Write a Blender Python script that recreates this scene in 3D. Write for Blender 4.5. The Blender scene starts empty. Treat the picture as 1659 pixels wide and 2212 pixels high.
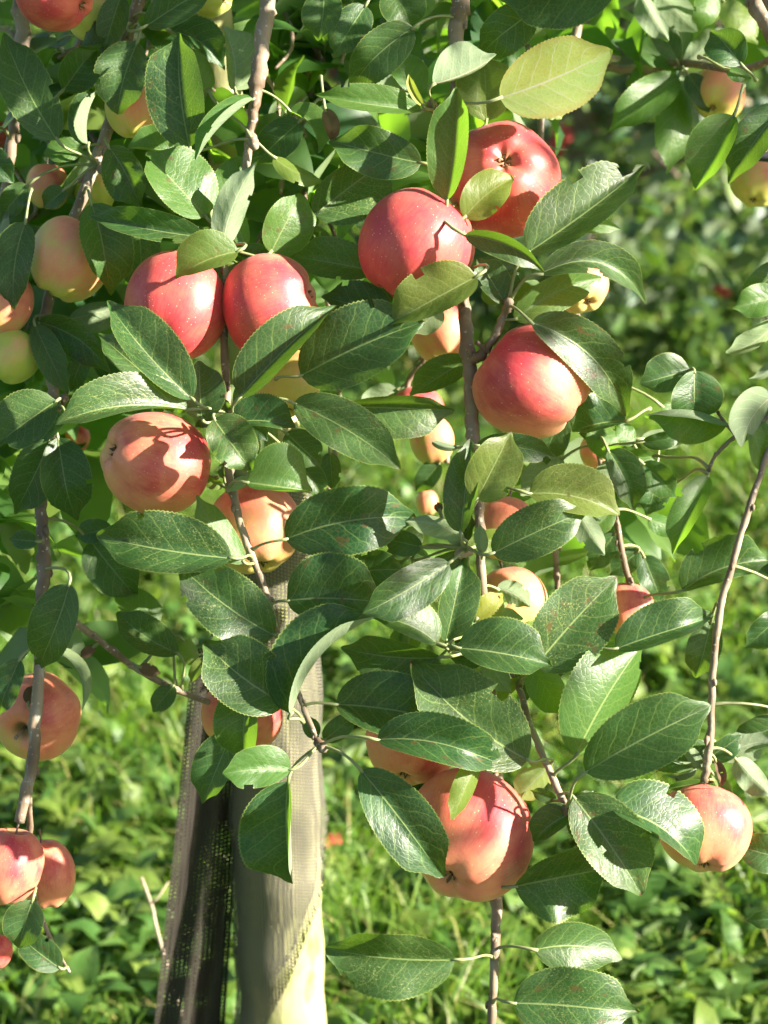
import bpy, math, random
import numpy as np
from mathutils import Vector, Matrix, Quaternion
R = math.radians
random.seed(7); rng = np.random.default_rng(7)
sc = bpy.context.scene
COL = sc.collection

# ------------------------------------------------------------------ camera, sky, sun, exposure
PITCH = 20.0
CAM = Vector((0, 0, 1.3))
FOCUS = 1.30                       # metres to the leaves in focus
HALF = 0.24 / 1.3                  # tan of half the horizontal field of view
cd = bpy.data.cameras.new('camera'); cam = bpy.data.objects.new('camera', cd); COL.objects.link(cam)
cam.location = CAM; cam.rotation_euler = (R(90 - PITCH), 0, 0)
cd.sensor_fit = 'HORIZONTAL'; cd.sensor_width = 36; cd.lens = 18 / HALF
cd.clip_start = 0.05; cd.clip_end = 500
cd.dof.use_dof = True; cd.dof.focus_distance = FOCUS + 0.015; cd.dof.aperture_fstop = 12.0
sc.camera = cam
FWD = Vector((0, math.cos(R(PITCH)), -math.sin(R(PITCH))))
UP = Vector((0, math.sin(R(PITCH)), math.cos(R(PITCH))))
RIGHT = Vector((1, 0, 0)); BACK = -FWD

SUNV = Vector((0.86, -0.23, 0.42)).normalized()
w = bpy.data.worlds.new('World'); sc.world = w; w.use_nodes = True
wn = w.node_tree; bg = wn.nodes['Background']
sky = wn.nodes.new('ShaderNodeTexSky'); sky.sky_type = 'NISHITA'; sky.sun_disc = False
sky.sun_elevation = math.asin(SUNV.z); sky.sun_rotation = math.atan2(SUNV.x, SUNV.y)
wn.links.new(sky.outputs[0], bg.inputs[0]); bg.inputs[1].default_value = 0.043
sl = bpy.data.lights.new('sun', 'SUN'); sl.energy = 5.0; sl.angle = R(0.8); sl.color = (1, 0.92, 0.79)
so = bpy.data.objects.new('sun', sl); COL.objects.link(so)
so.rotation_euler = SUNV.to_track_quat('Z', 'Y').to_euler(); so.location = (3, -1, 4)
vs = sc.view_settings; vs.view_transform = 'Standard'; vs.look = 'None'; vs.gamma = 1; vs.exposure = 2.25
vs.use_curve_mapping = False
sc.render.engine = 'CYCLES'
cy = sc.cycles; cy.max_bounces = 6; cy.diffuse_bounces = 3; cy.glossy_bounces = 2; cy.transmission_bounces = 4; cy.transparent_max_bounces = 10; cy.use_adaptive_sampling = True; cy.adaptive_threshold = 0.03; cy.use_denoising = True
cy.sample_clamp_indirect = 6

# ------------------------------------------------------------------ helpers
PXW = 829.5                        # half the width of the layout grid
def P(x, y, d):
    """layout point (1659 x 2212 grid) at a distance d along the view axis -> world"""
    s = HALF / PXW * d
    return CAM + RIGHT * ((x - PXW) * s) + UP * (-(y - 1106) * s) + FWD * d
def PY(x, y, Y):
    """where that sight line meets the upright plane y = Y"""
    s = HALF / PXW
    v = RIGHT * ((x - PXW) * s) + UP * (-(y - 1106) * s) + FWD
    return CAM + v * ((Y - CAM.y) / v.y)
def PZ(x, y, Z):
    s = HALF / PXW
    v = RIGHT * ((x - PXW) * s) + UP * (-(y - 1106) * s) + FWD
    return CAM + v * ((Z - CAM.z) / v.z)
def D(z): return FOCUS + z / 1000.0
def tag(o, label=None, cat=None, group=None, kind=None):
    if label: o['label'] = label
    if cat: o['category'] = cat
    if group: o['group'] = group
    if kind: o['kind'] = kind
    return o
def link(o, parent=None, loc=None):
    COL.objects.link(o)
    if loc is not None: o.location = loc
    if parent is not None:
        o.parent = parent
        if loc is not None: o.location = Vector(loc) - WLOC[parent.name]
    WLOC[o.name] = Vector(loc) if loc is not None else (WLOC[parent.name].copy() if parent is not None else Vector())
    return o
WLOC = {}
def mesh(name, verts, faces, mats, uv=None, tint=None, fmat=None, smooth=True):
    me = bpy.data.meshes.new(name)
    verts = np.asarray(verts, dtype=np.float32).reshape(-1, 3)
    me.from_pydata(verts.tolist() if len(verts) < 60000 else verts, [], faces if isinstance(faces, list) else faces)
    for m in mats: me.materials.append(m)
    if fmat is not None: me.polygons.foreach_set('material_index', np.asarray(fmat, dtype=np.int32))
    if smooth: me.polygons.foreach_set('use_smooth', np.ones(len(me.polygons), dtype=bool))
    if uv is not None:
        l = me.uv_layers.new(name='UVMap')
        vi = np.empty(len(me.loops), dtype=np.int32); me.loops.foreach_get('vertex_index', vi)
        l.data.foreach_set('uv', np.asarray(uv, dtype=np.float32)[vi].ravel())
    if tint is not None:
        at = me.attributes.new('tint', 'FLOAT_COLOR', 'POINT')
        at.data.foreach_set('color', np.asarray(tint, dtype=np.float32).ravel())
    me.update()
    return me
def obj(name, me, parent=None, loc=None): return link(bpy.data.objects.new(name, me), parent, loc)
def empty(name, loc):
    o = bpy.data.objects.new(name, None); o.empty_display_size = 0.05
    return link(o, None, loc)

# ------------------------------------------------------------------ material helpers
class G:
    def __init__(s, name):
        s.m = bpy.data.materials.new(name); s.m.use_nodes = True
        s.t = s.m.node_tree; s.t.nodes.clear()
        s.out = s.t.nodes.new('ShaderNodeOutputMaterial')
    def put(s, inp, v):
        if isinstance(v, bpy.types.NodeSocket): s.t.links.new(v, inp)
        elif isinstance(v, (tuple, list)) and len(v) == 3 and inp.type == 'RGBA': inp.default_value = (*v, 1)
        else: inp.default_value = v
    def n(s, typ, ins=None, out=0, **props):
        nd = s.t.nodes.new('ShaderNode' + typ)
        for k, v in props.items(): setattr(nd, k, v)
        for k, v in (ins or {}).items(): s.put(nd.inputs[k], v)
        return nd if out is None else nd.outputs[out]
    def M(s, op, a, b=None, c=None, clamp=False):
        i = {0: a}
        if b is not None: i[1] = b
        if c is not None: i[2] = c
        return s.n('Math', i, operation=op, use_clamp=clamp)
    def mix(s, f, a, b, mode='MIX'): return s.n('Mix', {0: f, 6: a, 7: b}, 2, data_type='RGBA', blend_type=mode)
    def ss(s, v, lo, hi, a=0.0, b=1.0):
        return s.n('MapRange', {0: v, 1: lo, 2: hi, 3: a, 4: b}, interpolation_type='SMOOTHSTEP')
    def xyz(s, x, y, z=0.0): return s.n('CombineXYZ', {0: x, 1: y, 2: z})
    def noise(s, vec, scale, detail=3, rough=0.5, out=0):
        return s.n('TexNoise', {'Vector': vec, 'Scale': scale, 'Detail': detail, 'Roughness': rough}, out)
    def done(s, sh): s.t.links.new(sh, s.out.inputs[0]); return s.m

def leaf_material(name, dark, mid, under, glow, rough=0.45, veins=True, transl=0.34):
    g = G(name)
    uv = g.n('UVMap'); sp = g.n('SeparateXYZ', {0: uv}, None)
    u, v01 = sp.outputs[0], sp.outputs[1]
    v = g.M('MULTIPLY_ADD', v01, 2.0, -1.0); a = g.M('ABSOLUTE', v)
    tn = g.n('Attribute', None, None, attribute_name='tint')
    ts = g.n('SeparateColor', {0: tn.outputs['Color']}, None)
    ty, tb, tsp, tr = ts.outputs[0], ts.outputs[1], ts.outputs[2], tn.outputs['Alpha']
    off = g.M('MULTIPLY', tr, 37.0)
    pv = g.xyz(u, g.M('MULTIPLY', v, 0.35), off)
    nz = g.noise(pv, 5.0, 2)
    big = g.noise(pv, 3.0, 3)
    if veins:
        side = g.M('GREATER_THAN', v, 0.0)
        ph = g.M('MULTIPLY', u, 6.5)
        ph = g.M('SUBTRACT', ph, g.M('MULTIPLY', g.M('POWER', a, 1.2), 1.7))
        ph = g.M('ADD', ph, g.M('MULTIPLY', side, 0.42))
        ph = g.M('ADD', ph, g.M('MULTIPLY', nz, 0.7))
        d = g.M('PINGPONG', ph, 0.5)
        vein = g.ss(d, 0.015, 0.06, 1.0, 0.0)
        vein = g.M('MULTIPLY', vein, g.ss(a, 0.70, 1.0, 1.0, 0.1))
        wid = g.M('MULTIPLY_ADD', u, -0.028, 0.042)
        rib = g.M('MULTIPLY', g.M('SUBTRACT', 1.0, g.M('DIVIDE', a, wid)), 2.0, clamp=True)
        vo = g.n('TexVoronoi', {'Vector': g.xyz(g.M('MULTIPLY', u, 24.0), g.M('MULTIPLY', v, 8.0), off), 'Scale': 1.0}, 0, feature='DISTANCE_TO_EDGE')
        ter = g.ss(vo, 0.0, 0.13, 1.0, 0.0)
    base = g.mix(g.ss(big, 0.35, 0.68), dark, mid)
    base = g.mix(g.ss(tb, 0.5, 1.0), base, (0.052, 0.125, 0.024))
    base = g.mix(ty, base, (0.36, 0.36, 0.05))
    lite = g.mix(ty, (0.19, 0.28, 0.07), (0.42, 0.40, 0.12))
    if veins:
        base = g.mix(g.M('MULTIPLY', ter, 0.14), base, lite)
        base = g.mix(g.M('MULTIPLY', vein, 0.30), base, lite)
        base = g.mix(g.M('MULTIPLY', rib, 0.75), base, g.mix(0.3, lite, (0.30, 0.34, 0.16)))
        base = g.mix(g.M('MULTIPLY', g.ss(a, 0.955, 0.985), 0.6), base, (0.24, 0.29, 0.07))
        # rust and scab specks, brown tips
        sn = g.noise(g.xyz(g.M('MULTIPLY', u, 55.0), g.M('MULTIPLY', v, 26.0), off), 1.0, 2, 0.6)
        lo = g.M('SUBTRACT', 0.80, g.M('MULTIPLY', tsp, 0.24))
        spk = g.M('MULTIPLY', g.ss(g.M('SUBTRACT', sn, lo), 0.0, 0.05), g.ss(g.noise(pv, 4.0, 2), 0.38, 0.6))
        base = g.mix(g.M('MULTIPLY', spk, 0.55), base, (0.30, 0.31, 0.11))
        br = g.M('MULTIPLY', g.ss(g.M('ADD', u, g.M('MULTIPLY', nz, 0.03)), 0.985, 1.005), g.M('GREATER_THAN', tr, 0.45))
        base = g.mix(br, base, (0.05, 0.022, 0.012))
        scab = g.M('MULTIPLY', g.ss(g.noise(pv, 9.0, 3), 0.635, 0.675), g.ss(tr, 0.62, 0.75))
        base = g.mix(g.M('MULTIPLY', scab, 0.8), base, (0.075, 0.045, 0.018))
        blot = g.M('MULTIPLY', g.ss(g.noise(pv, 7.0, 3), 0.60, 0.72), g.M('MULTIPLY', ty, 0.7))
        base = g.mix(blot, base, (0.16, 0.05, 0.02))
    unc = g.mix(g.M('MULTIPLY', ty, 0.9), under, g.mix(g.ss(v01, 0.35, 0.65), (0.24, 0.33, 0.045), (0.23, 0.36, 0.09)))
    unc = g.mix(g.M('MULTIPLY', g.ss(big, 0.42, 0.66), g.M('MULTIPLY', ty, 0.2)), unc, (0.36, 0.27, 0.06))
    if veins:
        unc = g.mix(g.M('MULTIPLY', g.ss(g.noise(pv, 22.0, 2), 0.64, 0.70), g.M('MULTIPLY', ty, 0.6)), unc, (0.18, 0.07, 0.03))
        unc = g.mix(g.M('MULTIPLY', vein, 0.6), unc, (0.34, 0.38, 0.24))
        unc = g.mix(rib, unc, (0.40, 0.40, 0.27))
        unc = g.mix(g.M('MULTIPLY', ter, 0.25), unc, (0.30, 0.35, 0.20))
    if veins: unc = g.mix(g.M('MULTIPLY', g.ss(g.M('ADD', a, g.M('MULTIPLY', nz, 0.3)), 0.92, 1.12), g.M('MULTIPLY', ty, 0.4)), unc, (0.30, 0.15, 0.05))
    geo = g.n('NewGeometry', None, None)
    back = geo.outputs['Backfacing']
    col = g.mix(back, base, unc)
    nrm = None
    if veins:
        h = g.M('ADD', g.M('ADD', g.M('MULTIPLY', g.M('POWER', d, 0.6), 0.6), g.M('MULTIPLY', g.noise(pv, 14.0, 1), 0.9)), g.M('MULTIPLY', ter, -0.25))
        h = g.M('SUBTRACT', h, g.M('MULTIPLY', rib, 0.7))
        nrm = g.n('Bump', {'Strength': 0.20, 'Distance': 0.0014, 'Height': h})
    ro = g.M('ADD', g.M('MULTIPLY', back, 0.35), g.M('MULTIPLY_ADD', big, 0.22, rough - 0.09))
    pr = {'Base Color': col, 'Roughness': ro, 'Specular IOR Level': g.M('MULTIPLY_ADD', back, -0.22, 0.38)}
    if nrm is not None: pr['Normal'] = nrm
    p = g.n('BsdfPrincipled', pr)
    gl = g.mix(ty, glow, (0.46, 0.52, 0.05))
    if veins:
        gl = g.mix(g.M('MULTIPLY', g.M('MAXIMUM', vein, ter), 0.35), gl, (0.55, 0.62, 0.12))
        gl = g.mix(g.M('MULTIPLY', rib, 0.7), gl, (0.2, 0.24, 0.06))
    tl = g.n('BsdfTranslucent', {'Color': gl})
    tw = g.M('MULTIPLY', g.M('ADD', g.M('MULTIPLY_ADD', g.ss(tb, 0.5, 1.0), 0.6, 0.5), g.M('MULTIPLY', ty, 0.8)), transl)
    return g.done(g.n('MixShader', {0: tw, 1: p, 2: tl}))

M_LEAF = leaf_material('apple_leaf', (0.007, 0.034, 0.012), (0.016, 0.062, 0.018), (0.19, 0.25, 0.15), (0.25, 0.56, 0.025), rough=0.40, transl=0.38)
M_MASS = leaf_material('inner_leaf', (0.007, 0.034, 0.012), (0.016, 0.062, 0.018), (0.19, 0.25, 0.15), (0.25, 0.56, 0.025), veins=False, transl=0.40)
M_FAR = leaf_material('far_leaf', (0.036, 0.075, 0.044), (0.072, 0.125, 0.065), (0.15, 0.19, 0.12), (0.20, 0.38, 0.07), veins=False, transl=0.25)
M_WEED = leaf_material('weed_leaf', (0.050, 0.125, 0.020), (0.115, 0.20, 0.042), (0.16, 0.22, 0.10), (0.34, 0.55, 0.06), rough=0.5, veins=False, transl=0.36)

def simple(name, fn, rough=0.6, spec=0.4, bump=None, transl=None):
    g = G(name)
    col, h = fn(g)
    pr = {'Base Color': col, 'Roughness': rough, 'Specular IOR Level': spec}
    if h is not None: pr['Normal'] = g.n('Bump', {'Strength': bump[0], 'Distance': bump[1], 'Height': h})
    p = g.n('BsdfPrincipled', pr)
    return g.done(p)
def f_petiole(g):
    o = g.n('NewGeometry', None, None).outputs['Position']
    return g.mix(g.noise(o, 60.0, 2), (0.17, 0.22, 0.075), (0.27, 0.28, 0.14)), None
M_PET = simple('petiole', f_petiole, 0.55)
def f_bark(g):
    o = g.n('NewGeometry', None, None).outputs['Position']
    mp = g.n('Mapping', {'Vector': o, 'Scale': (1, 1, 0.25)})
    n1 = g.noise(mp, 90.0, 4, 0.6); n2 = g.noise(o, 28.0, 3)
    c = g.mix(g.ss(n2, 0.35, 0.65), (0.14, 0.095, 0.06), (0.28, 0.215, 0.15))
    c = g.mix(g.ss(n1, 0.55, 0.72), c, (0.33, 0.29, 0.23))
    c = g.mix(g.ss(g.noise(o, 330.0, 1), 0.66, 0.72), c, (0.42, 0.38, 0.30))
    return c, g.M('ADD', n1, n2)
M_BARK = simple('branch_bark', f_bark, 0.62, 0.35, (0.5, 0.002))
def f_trunk(g):
    o = g.n('NewGeometry', None, None).outputs['Position']
    mp = g.n('Mapping', {'Vector': o, 'Scale': (1, 1, 0.4)})
    n1 = g.noise(mp, 45.0, 5, 0.6); n2 = g.noise(o, 14.0, 3)
    c = g.mix(g.ss(n2, 0.35, 0.7), (0.33, 0.34, 0.13), (0.42, 0.38, 0.22))
    c = g.mix(g.ss(n1, 0.50, 0.70), c, (0.24, 0.26, 0.07))
    c = g.mix(g.ss(g.noise(mp, 22.0, 5, 0.65), 0.56, 0.74), c, (0.20, 0.18, 0.08))
    return c, n1
M_TRUNK = simple('trunk_bark', f_trunk, 0.75, 0.25, (0.5, 0.004))
def f_dead(g):
    o = g.n('NewGeometry', None, None).outputs['Position']
    return g.mix(g.noise(o, 120.0, 3), (0.06, 0.035, 0.02), (0.20, 0.13, 0.07)), None
M_DEAD = simple('dry_brown', f_dead, 0.8, 0.2)
M_WIRE = simple('dark_pipe', lambda g: ((0.03, 0.032, 0.035), None), 0.4)
M_STICK = simple('dry_stick', lambda g: (g.mix(g.noise(g.n('NewGeometry', None, None).outputs['Position'], 80.0, 3), (0.30, 0.23, 0.15), (0.48, 0.40, 0.29)), None), 0.7)

def apple_material():
    g = G('apple_skin')
    oc = g.n('TexCoord', None, None).outputs['Object']
    inf = g.n('ObjectInfo', None, None)
    cs = g.n('SeparateColor', {0: inf.outputs['Color']}, None)
    red, green, rnd = cs.outputs[0], cs.outputs[1], inf.outputs['Random']
    sp = g.n('SeparateXYZ', {0: oc}, None); x, y, z = sp.outputs
    rad = g.M('SQRT', g.M('ADD', g.M('ADD', g.M('MULTIPLY', x, x), g.M('MULTIPLY', y, y)), 0.003))
    off = g.M('MULTIPLY', rnd, 50.0)
    pol = g.xyz(g.M('ADD', g.M('DIVIDE', x, rad), off), g.M('DIVIDE', y, rad), g.M('MULTIPLY', z, 0.22))
    st = g.noise(pol, 7.0, 4, 0.62)
    st2 = g.noise(pol, 26.0, 3, 0.6)
    ob = g.n('VectorMath', {0: oc, 1: g.xyz(off, off, off)}, operation='ADD')
    cl = g.noise(ob, 1.7, 3)
    fine = g.noise(ob, 30.0, 3, 0.65)
    # sun side of the fruit (own axis: +x), paler towards the calyx end
    bl = g.M('ADD', g.M('MULTIPLY', x, 0.38), g.M('MULTIPLY', z, -0.18))
    bl = g.M('ADD', bl, g.M('MULTIPLY', g.M('SUBTRACT', cl, 0.5), 0.85))
    bl = g.M('ADD', bl, g.M('MULTIPLY', g.M('SUBTRACT', st, 0.5), 0.22))
    bl = g.M('ADD', bl, g.M('MULTIPLY', g.M('SUBTRACT', st2, 0.5), 0.17))
    bl = g.M('ADD', bl, g.M('MULTIPLY', g.M('SUBTRACT', red, 0.60), 1.5))
    bl = g.M('ADD', bl, g.M('MULTIPLY', g.M('SUBTRACT', fine, 0.5), 0.12))
    f = g.ss(bl, -0.75, 0.75)
    under = g.mix(green, (0.70, 0.42, 0.13), (0.44, 0.50, 0.08))
    under = g.mix(g.ss(cl, 0.4, 0.7), under, g.mix(green, (0.74, 0.50, 0.20), (0.56, 0.56, 0.14)))
    redc = g.mix(g.ss(g.M('MULTIPLY_ADD', st2, 0.3, g.M('MULTIPLY', cl, 0.7)), 0.35, 0.65), (0.60, 0.10, 0.075), (0.49, 0.042, 0.055))
    mid = (0.71, 0.25, 0.135)
    c = g.mix(g.ss(f, 0.0, 0.5), under, mid)
    c = g.mix(g.ss(f, 0.40, 0.95), c, redc)
    # lenticels
    vo = g.n('TexVoronoi', {'Vector': ob, 'Scale': 12.0, 'Randomness': 1.0}, 0)
    dot = g.M('MULTIPLY', g.ss(vo, 0.07, 0.14, 1.0, 0.0), 0.75)
    c = g.mix(dot, c, (0.74, 0.52, 0.32))
    # russet in the stalk hollow, green at the calyx
    c = g.mix(g.M('MULTIPLY', g.ss(g.M('ADD', rad, g.M('MULTIPLY', fine, 0.12)), 0.18, 0.36, 1.0, 0.0), g.M('LESS_THAN', z, 0.0)), c, (0.20, 0.14, 0.04))
    c = g.mix(g.M('MULTIPLY', g.ss(rad, 0.06, 0.24, 0.7, 0.0), g.M('GREATER_THAN', z, 0.0)), c, (0.30, 0.20, 0.07))
    bmp = g.n('Bump', {'Strength': 0.08, 'Distance': 0.02, 'Height': g.M('ADD', cl, g.M('MULTIPLY', fine, 0.1))})
    p = g.n('BsdfPrincipled', {'Base Color': c, 'Roughness': g.M('MULTIPLY_ADD', fine, 0.14, 0.38), 'Specular IOR Level': 0.42,
        'Sheen Weight': 0.06, 'Sheen Roughness': 0.5, 'Normal': bmp})
    return g.done(p)
M_APPLE = apple_material()

def net_material(name, c0, c1, ha, hb):
    g = G(name)
    sp = g.n('SeparateXYZ', {0: g.n('UVMap')}, None)
    a = g.M('PINGPONG', sp.outputs[0], 0.5); b = g.M('PINGPONG', sp.outputs[1], 0.5)
    hole = g.M('MULTIPLY', g.M('GREATER_THAN', a, ha), g.M('GREATER_THAN', b, hb))
    n = g.noise(g.n('NewGeometry', None, None).outputs['Position'], 25.0, 3)
    c = g.mix(n, c0, c1)
    p = g.n('BsdfPrincipled', {'Base Color': c, 'Roughness': 0.55, 'Specular IOR Level': 0.4})
    return g.done(g.n('MixShader', {0: hole, 1: p, 2: g.n('BsdfTransparent')}))
M_NET = net_material('mesh_net', (0.085, 0.080, 0.062), (0.14, 0.13, 0.10), 0.22, 0.20); M_NET2 = net_material('net_shaded', (0.012, 0.010, 0.008), (0.034, 0.029, 0.022), 0.31, 0.30)  # same net in two tones: sleeve lightened as sunlit, flap darkened as shaded
def f_ground(g):
    o = g.n('NewGeometry', None, None).outputs['Position']
    n1 = g.noise(o, 2.2, 4); n2 = g.noise(o, 35.0, 4, 0.6)
    c = g.mix(g.ss(n1, 0.4, 0.65), (0.045, 0.085, 0.018), (0.075, 0.13, 0.03))
    c = g.mix(g.ss(n2, 0.52, 0.66), c, (0.05, 0.04, 0.022))
    return c, n2
M_GROUND = simple('orchard_soil_and_turf', f_ground, 0.9, 0.1, (0.8, 0.02))
def grass_material():
    g = G('grass_blade')
    tn = g.n('Attribute', None, None, attribute_name='tint')
    ts = g.n('SeparateColor', {0: tn.outputs['Color']}, None)
    c = g.mix(ts.outputs[1], (0.050, 0.115, 0.012), (0.14, 0.22, 0.03))
    c = g.mix(ts.outputs[0], c, (0.34, 0.30, 0.11))
    p = g.n('BsdfPrincipled', {'Base Color': c, 'Roughness': 0.45, 'Specular IOR Level': 0.35})
    tl = g.n('BsdfTranslucent', {'Color': g.mix(ts.outputs[0], (0.28, 0.55, 0.03), (0.5, 0.45, 0.12))})
    return g.done(g.n('MixShader', {0: 0.36, 1: p, 2: tl}))
M_GRASS = grass_material()

# ------------------------------------------------------------------ geometry helpers
def catmull(pts, n=6):
    pts = [np.array(p, dtype=float) for p in pts]
    if len(pts) < 3: return [pts[0] + (pts[-1] - pts[0]) * i / n for i in range(n + 1)]
    q = [2 * pts[0] - pts[1]] + pts + [2 * pts[-1] - pts[-2]]
    out = []
    for i in range(1, len(q) - 2):
        a, b, c, d = q[i - 1], q[i], q[i + 1], q[i + 2]
        for k in range(n):
            t = k / n
            out.append(0.5 * (2 * b + (c - a) * t + (2 * a - 5 * b + 4 * c - d) * t * t + (3 * b - a - 3 * c + d) * t ** 3))
    out.append(q[-2]); return out
def tube(pts, rad, seg=10, cap=True, v0=0):
    """verts, faces of a tube along pts (list of np arrays) with radii rad"""
    pts = [np.array(p, dtype=float) for p in pts]
    V, F = [], []
    a = None
    for i, p in enumerate(pts):
        t = pts[min(i + 1, len(pts) - 1)] - pts[max(i - 1, 0)]; t /= (np.linalg.norm(t) + 1e-12)
        if a is None: a = np.cross(t, np.array([0.31, 0.87, 0.38]))
        a = a - t * np.dot(a, t); a /= (np.linalg.norm(a) + 1e-9); b = np.cross(t, a)
        for k in range(seg):
            an = 2 * math.pi * k / seg
            V.append(p + (a * math.cos(an) + b * math.sin(an)) * rad[i])
    n = len(pts)
    for i in range(n - 1):
        for k in range(seg):
            F.append((v0 + i * seg + k, v0 + i * seg + (k + 1) % seg, v0 + (i + 1) * seg + (k + 1) % seg, v0 + (i + 1) * seg + k))
    if cap:
        F.append(tuple(v0 + k for k in range(seg))[::-1]); F.append(tuple(v0 + (n - 1) * seg + k for k in range(seg)))
    return V, F

def leaf_geo(rows, cols, L, W, a, b, bow=0.0, arch=0.08, slope=0.0, rip=0.06, seed=0, twist=0.0, curl=0.0, teeth=True, sa=1, sb=1):
    """leaf in its own frame: x along the midrib, y to the left, z out of the upper side. a, b: how far each half is folded up (radians)"""
    r = random.Random(seed)
    ph1, ph2, f1, f2 = r.uniform(0, 6.3), r.uniform(0, 6.3), r.uniform(7, 12), r.uniform(7, 12)
    shp = r.uniform(0.42, 0.54); she = r.uniform(0.52, 0.66)
    tipk = r.uniform(0.35, 0.62)
    tm = shp / (shp + she); pk = tm ** shp * (1 - tm) ** she
    V, UV, F = [], [], []
    vs_ = np.linspace(-1, 1, 2 * cols + 1)
    for i in range(rows + 1):
        t = i / rows
        if i == rows: t = 1.0
        pr = (max(t, 1e-4) ** shp) * (max(1 - t, 0) ** she) / pk
        q_ = min(1.0, max(0.0, (t - 0.74) / 0.2)); pr *= 1 - tipk * q_ * q_ * (3 - 2 * q_)
        pr = max(pr, 0.012 if 0 < i < rows else 0.0)
        mx = L * t; my = bow * L * 4 * t * (1 - t)
        mz = arch * L * 4 * t * (1 - t) + slope * L * t - curl * L * max(0, t - 0.55) ** 2 * 3
        dmx = 1.0; dmy = bow * 4 * (1 - 2 * t)
        nn = math.hypot(dmx, dmy); tx, ty = dmx / nn, dmy / nn      # tangent in the plane
        for v in vs_:
            av = abs(v); sgn = 1 if v >= 0 else -1
            ang = (a if v >= 0 else b); ss_ = (sa if v >= 0 else sb)
            hw = W * pr
            if teeth and av > 0.999 and 0 < i < rows: hw *= (1.0 if i % 2 else 0.965)
            fan = 1.0
            ang2 = ang * (0.9 + 0.12 * av) if ang < 1.2 else ang * (0.55 + 0.45 * min(1.0, av * 2.2))
            ang2 += twist * (t - 0.4) * sgn
            lat = av * hw * math.cos(ang2) * fan * sgn
            hi = av * hw * math.sin(ang2) * ss_
            hi += rip * W * (math.sin(f1 * t + ph1) if v >= 0 else math.sin(f2 * t + ph2)) * av ** 1.6 * min(1, 3 * t)
            hi -= 0.20 * W * pr * av * av
            back = av * hw * 0.10                                     # halves sweep a little to the tip
            V.append((mx - ty * lat + tx * back * 0.6, my + tx * lat + ty * back * 0.6, mz + hi))
            UV.append((t, (v + 1) / 2))
    c = 2 * cols + 1
    for i in range(rows):
        for k in range(c - 1):
            F.append((i * c + k, (i + 1) * c + k, (i + 1) * c + k + 1, i * c + k + 1))
    # order gives a normal of +z ( x to tip, y left )
    F = [f if True else f[::-1] for f in F]
    return np.array(V), F, UV

def basis(V, e1, e2, e3):
    B = np.array([list(e1), list(e2), list(e3)])
    return V @ B

NLEAF = [0]
FL = {'y': 0.0}
def leaf_obj(name, base, V, F, UV, tint, parent, pet=None, mats=None):
    """V in world offsets from base; pet = list of world points from the twig to the base"""
    n0 = len(V)
    fm = [0] * len(F)
    F = list(F); uv = list(UV)
    if pet is not None:
        m = len(pet)
        rr = [0.00125 - 0.00035 * math.sin(math.pi * i / (m - 1)) for i in range(m)]; rr[0] = 0.0017
        TV, TF = tube([np.array(p) - np.array(base) for p in pet], rr, 6, True, n0)
        V = np.vstack([V, np.array(TV)]); F += TF; fm += [1] * len(TF); uv += [(0.5, 0.5)] * len(TV)
    tt = np.tile(np.array(tint, dtype=np.float32), (len(V), 1))
    me = mesh(name, V, F, mats or [M_LEAF, M_PET], uv, tt, fm)
    return obj(name, me, parent, base)

# ------------------------------------------------------------------ ground
gs = 60
gm = mesh('ground', [(-gs, -20, 0), (gs, -20, 0), (gs, 120, 0), (-gs, 120, 0)], [(0, 1, 2, 3)], [M_GROUND])
tag(obj('ground', gm), 'grassy orchard ground', None, None, 'structure')

# ------------------------------------------------------------------ the apple tree: trunk and branches
TY = P(605, 2212, 1.78).y
tbase = PY(612, 2212, TY); tbase.z = 0
tree = empty('apple_tree', tbase)
tag(tree, 'apple tree in the foreground with hanging shoots, large green leaves and a mesh-wrapped trunk', 'apple tree')
tr_pts = [(tbase.x, TY, -0.02)] + [tuple(PY(x, y, TY)) for x, y in ((612, 2330), (612, 2212), (603, 1950), (596, 1700), (590, 1300), (576, 1000), (545, 700), (505, 400), (478, 180), (455, -60), (440, -400))]
tr_r = [0.062, 0.042, 0.0365, 0.036, 0.0355, 0.033, 0.029, 0.022, 0.017, 0.014, 0.013, 0.012]
pp = catmull(tr_pts, 6); rr = np.interp(np.linspace(0, len(tr_r) - 1, len(pp)), range(len(tr_r)), tr_r)
rr = [r * (1 + 0.03 * math.sin(i * 1.7)) for i, r in enumerate(rr)]
tv, tf = tube(pp, rr, 24)
tv = np.array(tv) - np.array(tbase)
trunk = obj('trunk', mesh('trunk', tv, tf, [M_TRUNK]), tree, tbase)

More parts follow.
